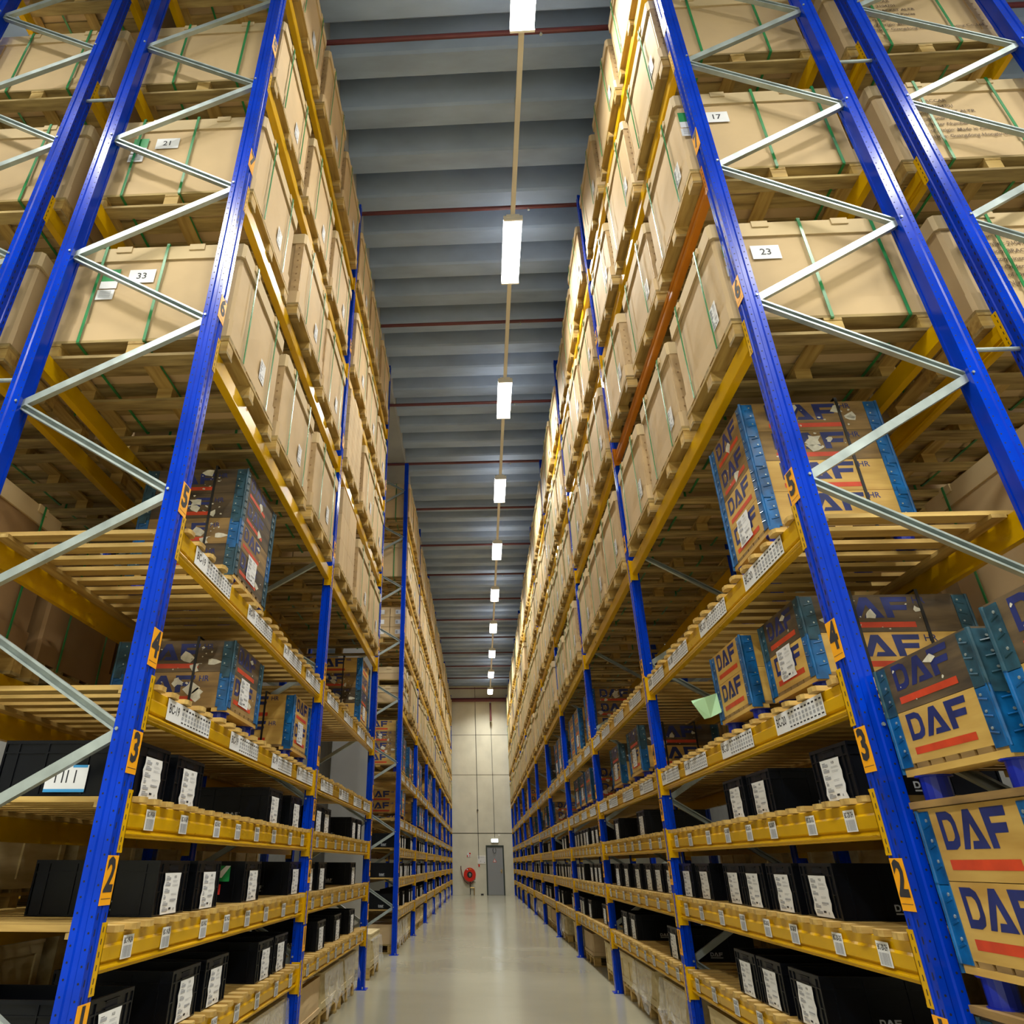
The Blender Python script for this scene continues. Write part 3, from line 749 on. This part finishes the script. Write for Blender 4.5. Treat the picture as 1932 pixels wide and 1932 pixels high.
for side in ('left', 'right'):
    sg = SG[side]
    for b, yb in enumerate(bays[side]):
        ym = yb + PITCH/2
        for l in range(1, 10):
            beam(side, BX[side], ym, l, RZ[side], bkind(side, l, b), 'yellow aisle beam of shelf level %s, %s bay of the %s rack' % (NUM[l], ORD[b], side), labels=b < 5, grp='aisle beams of the %s rack' % side)
            if l <= 5 or b < 4:
                t = thing('rack_crossbar', 'yellow rear beam of shelf level %s, %s bay of the %s rack' % (NUM[l], ORD[b], side), 'beam', (FX[side]+sg*1.065, ym, LV[l]), RZ[side]+PI, 'rear beams of the %s rack' % side)
                obj('bar', BM['plain' if l > 5 else 'step'], t); obj('end_connector', CM['y'], t, (0, -BL/2-.012, 0)); obj('end_connector', CM2['y'], t, (0, BL/2+.012, 0))
        for l in range(1, 6):
            thing('slatted_deck', 'pine slatted shelf deck at level %s, %s bay of the %s rack' % (NUM[l], ORD[b], side), 'shelf', (BX[side], ym, LV[l]), RZ[side], 'slatted decks of the %s rack' % side, DKM['b' if l > 3 else ('a' if b % 2 else 'c')])
    for b in range(2):
        yb = bays[side][b]; ym = yb+PITCH/2
        for l, z in (('two', 1.02), ('four', 2.25), ('six', LV[6]), ('seven', LV[7]), ('eight', LV[8]), ('nine', LV[9])):
            for fr in (0, 1):
                bx = FX[side] + sg*(1.085+.25) + sg*(.02 if fr == 0 else 1.065)
                t = thing('rack_crossbar', '%s beam at level %s of the second row, %s bay behind the %s rack' % (('near', 'far')[fr], l, ORD[b], side), 'beam', (bx, ym, z), RZ[side] + (0 if fr == 0 else PI), 'second row beams behind the %s rack' % side)
                obj('bar', BM['step' if side == 'right' else 'plain'], t); obj('end_connector', CM['y'], t, (0, -BL/2-.012, 0)); obj('end_connector', CM2['y'], t, (0, BL/2+.012, 0))

# ---- big boxes on pallets, levels six to nine
HB = {6: (.74, .73, .80), 7: (.77, .80, .74), 8: (.74, .80, .84), 9: (.80, .86, .78)}
count = 0
for side in ('left', 'right'):
    sg = SG[side]
    for b, yb in enumerate(bays[side]):
        for l in (6, 7, 8, 9):
            r = random.Random('%s%d%d' % (side, b, l))
            n = 3 if (b < 2 or r.random() < .75) else 4
            wd = 1.02 if n == 3 else .8
            gap = (3.5 - n*wd)/n
            for k in range(n):
                if side == 'left' and b in (1, 2) and k == 0 and l in (6, 7): continue
                if b > 2 and r.random() < .03: continue
                if side == 'right' and b == 0 and k == 1 and l == 9: pass
                h = (HB[l][0] if b == 0 and k == 0 else r.choice(HB[l])) - (.04 if n == 4 and r.random() < .5 else 0)
                yy = yb + .1 + wd/2 + k*(wd+gap) + r.uniform(-.02, .02)
                if b == 0 and k == 0: yy = yb+.12+wd/2
                px = FX[side] + sg*((-.015 if (b == 0 and k == 0) else -.035) + r.uniform(-.02, .02))
                num = {('left', 0, 6, 0): '33', ('left', 0, 7, 0): '21', ('right', 0, 6, 0): '23', ('right', 0, 7, 0): '17'}.get((side, b, l, k))
                lab = 'strapped cardboard box on pallet, %s in %s bay of %s rack, level %s' % (('nearest', 'second', 'third', 'fourth')[k], ORD[b], side, NUM[l])
                if num: lab = 'strapped cardboard box bearing number sheet %s, by the nearest %s upright, level %s' % ({'33': 'thirty-three', '21': 'twenty-one', '23': 'twenty-three', '17': 'seventeen'}[num], side, NUM[l])
                load(px, yy, LV[l]+.002, RZ[side], wd, 1.12, round(h, 2), lab, 'strapped boxes on the %s rack' % side, detail=2 if b < 3 else 1, num=num, ship=b < 5)
                count += 1
    # second row boxes
    for b in range(2):
        yb = bays[side][b]
        for l, z in ((4, 2.25), (6, LV[6]), (7, LV[7]), (8, LV[8]), (9, LV[9])):
            for k in range(3):
                r = random.Random('bk%s%d%d%d' % (side, b, l, k))
                if l == 9 and k == 2 and b == 1: continue
                yy = yb + .12 + .51 + k*1.13
                h = {4: .86, 6: .74, 7: .77, 8: .74, 9: .8}[l]
                fx = FX[side] + sg*(1.085+.25+1.085+.02)
                mt = CARDB if (l == 4 and side == 'left') else CARD
                sgt = 1 if side == 'right' else -1      # local y side that faces the camera after the turn
                load(fx, yy, z+.002, RZ[side]+PI, 1.02, 1.12, h, 'strapped box in the second row behind the %s rack, %s in %s bay, level %s' % (side, ('nearest', 'second', 'third')[k], ORD[b], NUM[l]),
                     'second row boxes behind the %s rack' % side, detail=2, matl=mt, ship=True, text=(sgt if (k == 0 and b == 0 and side == 'right' and l in (6, 7, 8, 9)) else False))
        for k in range(3):
            floor_crate(FX[side]+sg*(1.085+.25+1.085+.0), yb+.65+k*1.13, RZ[side]+PI, 'pine floor crate in the row behind the %s rack, %s in %s bay' % (side, ('nearest', 'second', 'third')[k], ORD[b]), 'floor crates behind the racks', h=.72)
            floor_crate_z = floor_crate(FX[side]+sg*(1.085+.25+1.085+.0), yb+.65+k*1.13, RZ[side]+PI, 'pine crate, level two, row behind the %s rack, %s in %s bay' % (side, ('nearest', 'second', 'third')[k], ORD[b]), 'raised crates behind the racks', h=.42)
            floor_crate_z.location.z = 1.022

# ---- small carton stacks in the second left bay
yb = bays['left'][1]
pm = cached(('p', .95, 1.05), lambda: pallet_mesh(.95, 1.05))
for l, nm in ((6, 'six'), (7, 'seven')):
    thing('pallet', 'wooden pallet under small cartons, second left bay, level %s' % nm, 'pallet', (-1.40, yb+.12+.5, LV[l]+.002), PI, None, pm)
z0 = LV[7]+.002+PALH+.002
for r_ in range(8):
    for iy in range(3):
        for ix in range(3):
            if iy > 0 and ix > 0: continue
            small_carton(-1.41-ix*.345, yb+.15+.155+iy*.315, z0+r_*.118, PI, .31, .34, .115, 'small labelled carton, %s layer, row %s deep, column %s along, left level seven' % (ORD[r_] if r_ else 'first', NUM[ix+1], NUM[iy+1]), 'small cartons on the left rack, level seven', sheet=(iy == 0))
z0 = LV[6]+.002+PALH+.002
for r_ in range(3):
    for iy in range(2):
        for ix in range(2):
            small_carton(-1.41-ix*.5, yb+.15+.23+iy*.465, z0+r_*.30, PI, .455, .49, .297, 'plain brown carton, %s layer up, row %s deep, column %s along, left level six' % (ORD[r_] if r_ else 'first', NUM[ix+1], NUM[iy+1]), 'plain cartons on the left rack, level six', sheet=False)

yb = bays['left'][2]
thing('pallet', 'wooden pallet under brown cartons, first bay past the column gap, level seven', 'pallet', (-1.40, yb+.12+.5, LV[7]+.002), PI, None, pm)
z0 = LV[7]+.002+PALH+.002
for r_ in range(3):
    for iy in range(2):
        for ix in range(3):
            if iy and ix: continue
            small_carton(-1.41-ix*.35, yb+.15+.23+iy*.465, z0+r_*.205, PI, .455, .34, .2, 'brown carton past the column gap, %s layer, row %s deep, column %s, level seven' % (ORD[r_] if r_ else 'first', NUM[ix+1], NUM[iy+1]), 'cartons past the column gap, level seven', sheet=(iy == 0))
load(-1.43, yb+.64, LV[6]+.002, PI, 1.02, 1.10, .28, 'low cardboard box on pallet, lower of two past the column gap, level six', 'low boxes past the column gap', detail=1)
load(-1.42, yb+.64, LV[6]+.002+PALH+.30, PI, 1.02, 1.10, .22, 'low cardboard box on pallet, upper of two past the column gap, level six', 'low boxes past the column gap', detail=1)

# ---- black bins, levels one to three.  entries: world Y of the bin's middle (near bays measured, far bays filled)
def bin_row(side, b, l, ys, sheets=None, extra=None):
    for k, y in enumerate(ys):
        r = random.Random('%s%d%d%d' % (side, b, l, k))
        lab = 'black plastic bin, %s from the near end of %s bay, %s rack, level %s' % (('first' if k == 0 else ORD[k]), ORD[b], side, NUM[l])
        e = (extra or {}).get(k)
        x = (-1.475-r.uniform(0, .03)) if side == 'left' else (1.565+r.uniform(0, .03))
        bin_(x, y, LV[l]+.025, RZ[side], lab, 'black bins on the %s rack' % side, sheet=r.randint(0, 4), extra=e)
bin_row('left', 0, 3, [3.47, 3.96, 5.70, 6.40], extra={0: 'oldlabel'})
bin_row('left', 0, 2, [3.95, 4.43, 5.35, 6.55], extra={2: 'stickers'})
bin_row('left', 0, 1, [3.50, 4.36, 4.84, 5.83, 6.30])
bin_row('left', 1, 3, [7.30, 7.82, 9.45, 9.88])
bin_row('left', 1, 2, [7.2, 7.68, 9.62])
bin_row('left', 1, 1, [7.78, 8.72, 9.60])
bin_row('right', 0, 3, [3.58, 4.60, 5.02])
bin_row('right', 0, 2, [4.08, 4.53, 4.97, 5.40, 6.12, 6.56])
bin_row('right', 0, 1, [4.46, 4.97, 5.39])
bin_row('right', 1, 3, [8.1, 9.6])
bin_row('right', 1, 2, [7.2, 7.66, 8.12, 8.62, 9.3, 9.75])
bin_row('right', 1, 1, [7.35, 9.2, 9.66])
nb = 0
for side in ('left', 'right'):
    for b, yb in enumerate(bays[side]):
        if b < 2: continue
        for l in (1, 2, 3):
            r = random.Random('bin%s%d%d' % (side, b, l))
            slots = [.35+.43*i for i in range(8)]
            keep = [s for s in slots if r.random() < ((.5, .85, .55)[l-1] if side == 'right' else (.55, .7, .55)[l-1])]
            if b > 6: keep = keep[:5]
            bin_row(side, b, l, [yb+s+r.uniform(-.01, .01) for s in keep])

# ---- wooden crates on blue feet, levels four and five
DZ = .025
crate(-1.52, 4.78, LV[4]+DZ, PI, .66, .74, 'mo', 'two-tier dark crate behind the nearest left upright, shelf level four', 'crates on the left rack', lid=False, sheet=1)
crate(-1.52, 6.43, LV[4]+DZ, PI, .62, .76, 'nn', 'clean two-tier crate beside the second left upright, shelf level four', 'crates on the left rack', sheet=2, strap=True)
crate(-1.52, 4.58, LV[5]+DZ, PI, .74, .68, 'omoo', 'tall scuffed four-tier crate behind the nearest left upright, shelf level five', 'crates on the left rack', sheet=0, strap=True, ch=.182)
crate(-1.52, 9.95, LV[5]+DZ, PI, .72, .78, 'nomn', 'tall four-tier crate at the far end of the second left bay, shelf level five', 'crates on the left rack', sheet=3)
crate(1.68, 4.03, LV[4]+DZ, 0, .60, .84, 'no', 'two-tier crate with torn labels behind the nearest right upright, level four', 'crates on the right rack', sheet=2)
crate(1.60, 4.76, LV[4]+DZ, 0, .62, .78, 'nn', 'clean two-tier crate with green paper hanging beside it, right level four', 'crates on the right rack', strap=False)
crate(1.60, 3.97, LV[5]+DZ, 0, .62, .78, 'nnmm', 'four-tier wooden crate behind the nearest right upright, shelf level five', 'crates on the right rack', sheet=1)
crate(1.60, 7.7+.35, LV[4]+DZ, 0, .62, .78, 'no', 'two-tier crate near the start of the second right bay, level four', 'crates on the right rack', sheet=4)
crate(1.62, 9.35, LV[4]+DZ, 0, .62, .78, 'no', 'two-tier crate near the end of the second right bay, level four', 'crates on the right rack', sheet=1)
for side in ('left', 'right'):
    for b, yb in enumerate(bays[side]):
        if b < 2: continue
        for l in (4, 5):
            r = random.Random('cr%s%d%d' % (side, b, l)); y = yb+.5
            k = 0
            while y < yb+3.3:
                if r.random() < (.75 if side == 'left' else .38):
                    tones = ''.join(r.choice('nmo') for _ in range(r.choice((2, 3, 3, 4) if l == 5 else (2, 2, 3))))
                    if l == 4: tones = tones[:2]
                    crate((-1.5 if side == 'left' else 1.6), y, LV[l]+DZ, RZ[side], .62, .78, tones, 'wooden crate with blue corners, %s in %s bay of %s rack, level %s' % (('first' if k == 0 else ORD[k]), ORD[b], side, NUM[l]), 'crates on the %s rack' % side, sheet=r.choice((0, 1, 2, None)), strap=False, detail=b < 6)
                    k += 1
                y += .72
# stacks in front of the right rack
for s_, yc, x in (('beside the nearest right upright', 2.725, 1.60), ('closest to the camera on the right', 2.035, 1.63)):
    near = 'closest' in s_
    for k, (z, tn, ch) in enumerate(((0, 'm', .146), (.30, 'mo', .224), (.896, 'nn', .224), (1.49, 'no', .20 if near else .176))):
        crate(x, yc, z, 0, .63, .80, tn, 'wooden crate, %s of the stack %s' % (('lowest', 'second', 'third', 'topmost')[k], s_), 'crates stacked at the right rack end', lid=(k != 3), strap=False, ch=ch)

# ---- green paper hanging from a crate
m = MB()
m.add([(.03, .02, -.13), (.10, .0, -.10), (.09, .0, .02), (.0, -.02, -.01), (-.07, .03, -.04), (-.075, .035, -.022), (-.005, .05, -.135)], [(0, 1, 2, 3), (0, 3, 4, 6), (3, 5, 4)], GPAP)
gp = thing('paper_sheet', 'pale green folded paper hanging beside a crate over the right level four beam', 'paper', (1.495, 5.03, 2.26), 0, None, m.mesh('paper_sheet'))
s = gp.modifiers.new('thick', 'SOLIDIFY'); s.thickness = .001

# ---- floor level crates
def frow(side, b, ys, films, cards=()):
    for k, y in enumerate(ys):
        x = -1.50 if side == 'left' else 1.60
        floor_crate(x, y, RZ[side], 'low pine crate on the floor, %s in %s bay under the %s rack' % (('first' if k == 0 else ORD[k]), ORD[b], side), 'floor crates under the %s rack' % side, film=films.get(k), card=k in cards)
frow('left', 0, [3.9, 5.0, 6.15], {2: 1}, (0,))
frow('left', 1, [7.55, 8.55, 9.65], {1: 2, 2: 3}, (0,))
frow('right', 0, [3.9, 5.0, 6.1], {}, (1,))
frow('right', 1, [7.6, 8.92, 9.95], {0: 4, 1: 5}, ())
for side in ('left', 'right'):
    for b, yb in enumerate(bays[side]):
        if b < 2: continue
        r = random.Random('fl%s%d' % (side, b)); ys = [yb+.62+1.12*i for i in range(3)]
        if side == 'right' and b in (2, 3): ys = ys[:1] + ys[2:]
        frow(side, b, ys, {i: 6+i for i in range(3) if r.random() < (.6 if side == 'left' else .2)}, [i for i in range(3) if r.random() < .3])
t = floor_crate(-1.50, 11.75, PI, 'pine crate with loose lid standing in the gap before the column', None, film=8, h=.34)
t.location.x = -1.38-.1
# ---- racks across the neighbouring aisle on the right (only low parts show through)
for i, yc in enumerate([Y0, Y0+PITCH, Y0+2*PITCH, Y0+3*PITCH]):
    frame('right', i, 7.2, yc, 0, 'blue frame of the rack across the neighbouring right aisle, %s in line' % ORD[i], plates=False, grp='frames across the right aisle')
for b in range(3):
    for z, nm in ((1.06, 'two'), (1.51, 'three'), (2.73, 'five')):
        t = thing('rack_crossbar', 'yellow beam across the neighbouring right aisle, level %s, %s bay' % (nm, ORD[b]), 'beam', (7.22, Y0+PITCH*(b+.5), z), 0, 'beams across the right aisle')
        obj('bar', BM['step'], t); obj('end_connector', CM['y'], t, (0, -BL/2-.012, 0)); obj('end_connector', CM2['y'], t, (0, BL/2+.012, 0))

# ================================================================== FAR WALL THINGS AND PIPES
PY = [4.67+2.5*k for k in range(-3, 15)]
pmx = MB().cyl((XL+.05, 0, 9.4), (XR-.05, 0, 9.4), .03, REDM, 10)
for x in (-6.2, -3.1, 0.9, 4.2, 7.2): pmx.cyl((x, 0, 9.4), (x, 0, 9.34), .01, GALV, 6); pmx.cyl((x, 0, 9.34), (x, 0, 9.335), .018, GALV, 8)
pmx = pmx.mesh('sprinkler_pipe')
for k, y in enumerate(PY):
    if y < WY-.6: thing('sprinkler_pipe', 'dark red sprinkler pipe crossing under the ceiling, %s from the camera' % (ORD[k-2] if k >= 2 else 'behind and %s' % ('near', 'far')[k]), 'pipe', (0, y, 0), 0, 'sprinkler pipes under the ceiling', pmx)
m = MB(); m.cyl((-3.5, WY-.35, 8.87), (4.5, WY-.35, 8.87), .10, REDM, 14)
thing('main_pipe', 'thick red sprinkler main running across the top of the far wall', 'pipe', (0, 0, 0), 0, None, m.mesh('main_pipe'))
m = MB(); m.cyl((.66, WY-.35, 8.79), (.66, WY-.35, 8.7), .035, GALV, 10); m.cyl((.66, WY-.35, 8.7), (.66, WY-.35, 7.8), .05, REDM, 12); m.cyl((.66, WY-.35, 7.8), (.66, WY-.35, 7.77), .03, GALV, 10)
thing('drop_pipe', 'short red pipe hanging down from the sprinkler main', 'pipe', (0, 0, 0), 0, None, m.mesh('drop_pipe'))
for x, z0, z1, l in ((-.15, 1.5, 9.6, 'thin dark cable conduit running down the far wall left of the door'), (.66, 2.42, 9.6, 'thin dark cable running down the far wall to the exit sign')):
    m = MB(); m.cyl((x, WY-.022, z0), (x, WY-.022, z1), .011, DARK, 6)
    if x < 0: m.cyl((x, WY-.05, 3.62), (x, WY-.008, 3.62), .045, JOINT, 10)
    thing('cable_conduit', l, 'cable', (0, 0, 0), 0, None, m.mesh('cable_conduit'))
# hose reel
hx, hz = -.6, .84
t = thing('fire_hose_reel', 'round red fire hose reel mounted on the far wall', 'hose reel', (hx, WY, 0))
m = MB(); m.cyl((0, -.16, hz), (0, -.14, hz), .29, RED, 28); m.cyl((0, -.04, hz), (0, -.02, hz), .29, RED, 28); m.cyl((0, -.14, hz), (0, -.04, hz), .2, DARK, 20)
obj('reel_disc', m.mesh('reel_disc'), t)
m = MB(); m.cyl((0, -.17, hz), (0, -.16, hz), .13, DARK, 20); m.box(-.03, .05, -.172, -.17, hz+.03, hz+.05, WHT); m.box(-.03, .07, -.172, -.17, hz-.02, hz+.0, WHT); m.box(-.01, .03, -.172, -.17, hz-.07, hz-.05, WHT); obj('hub', m.mesh('hub'), t)
m = MB(); m.box(-.14, -.08, -.163, -.16, hz+.19, hz+.23, PAPER); m.box(-.02, .05, -.163, -.16, hz+.21, hz+.25, PLATE); m.box(.07, .1, -.163, -.16, hz+.2, hz+.23, PLATE); obj('sticker', m.mesh('sticker'), t)
m = MB(); m.path([(-.42, -.05, hz+.36), (-.42, -.06, hz+.25), (-.36, -.09, hz-.05), (-.26, -.1, hz-.25), (-.1, -.1, hz-.38), (.06, -.1, hz-.37), (.18, -.1, hz-.28)], .018, MATS['fire_red'] if False else REDM, 8); obj('hose', m.mesh('hose'), t)
m = MB(); m.path([(.02, -.06, hz-.3), (.02, -.06, .02)], .018, DARK, 8); m.path([(.02, -.06, .3), (.2, -.06, .3), (.2, -.06, .0)], .022, BRASS, 8); m.box(.2, .28, -.1, -.06, hz-.27, hz-.23, WHT); obj('supply_pipe', m.mesh('supply_pipe'), t)
def wsign(name, label, cat, x, z, w, h, mt, extra=None):
    m = MB(); m.box(x-w/2, x+w/2, WY-.012, WY-.001, z-h/2, z+h/2, mt)
    if extra: extra(m)
    return thing(name, label, cat, (0, 0, 0), 0, None, m.mesh(name))
wsign('fire_sign', 'small red and white fire sign above the hose reel', 'sign', -.63, 1.67, .18, .18, PAPER, lambda m: (m.box(-.72, -.68, WY-.014, WY-.012, 1.58, 1.66, RED), m.box(-.61, -.54, WY-.014, WY-.012, 1.69, 1.76, RED), m.box(-.61, -.56, WY-.014, WY-.012, 1.61, 1.65, RED)))
wsign('notice_board', 'white framed notice board beside the grey door', 'notice', -.01+.0, 1.47, .4, .36, WHT, lambda m: (m.box(-.19, .17, WY-.014, WY-.012, 1.32, 1.6, PAPER), m.box(-.17, .12, WY-.015, WY-.014, 1.57, 1.58, INKG), m.box(-.08, -.04, WY-.015, WY-.014, 1.39, 1.42, INKG), m.box(.11, .15, WY-.015, WY-.014, 1.34, 1.36, INK)))
wsign('alarm_button', 'small red call point box at the foot of the conduit', 'switch', -.14, 1.22, .07, .1, RED)
wsign('junction_box', 'small white box on the wall above the exit sign', 'box', .88, 2.52, .09, .09, WHT)
wsign('door_stop_block', 'small black block on the floor by the far wall', 'block', -.02, .03, .13, .06, DARK)
t = thing('exit_sign', 'glowing white exit sign mounted above the grey door', 'sign', (.655, WY, 2.28))
m = MB(); m.box(-.17, .17, -.07, -.002, -.075, .075, WHT); obj('housing', m.mesh('housing'), t)
m = MB(); m.box(-.16, .16, -.078, -.07, -.065, .065, SIGNE); obj('glowing_panel', m.mesh('glowing_panel'), t)
m = MB(); m.path([(.58, WY-.06, 1.98), (.54, WY-.06, 1.88), (.58, WY-.06, 1.76), (.64, WY-.06, 1.74), (.7, WY-.06, 1.8), (.7, WY-.06, 1.9), (.66, WY-.06, 1.98)], .008, DARK, 6)
thing('wire_loop', 'thin dark wire loop hanging in front of the grey door', 'wire', (0, 0, 0), 0, None, m.mesh('wire_loop'))
print('objects', len(bpy.data.objects), 'boxes', count)
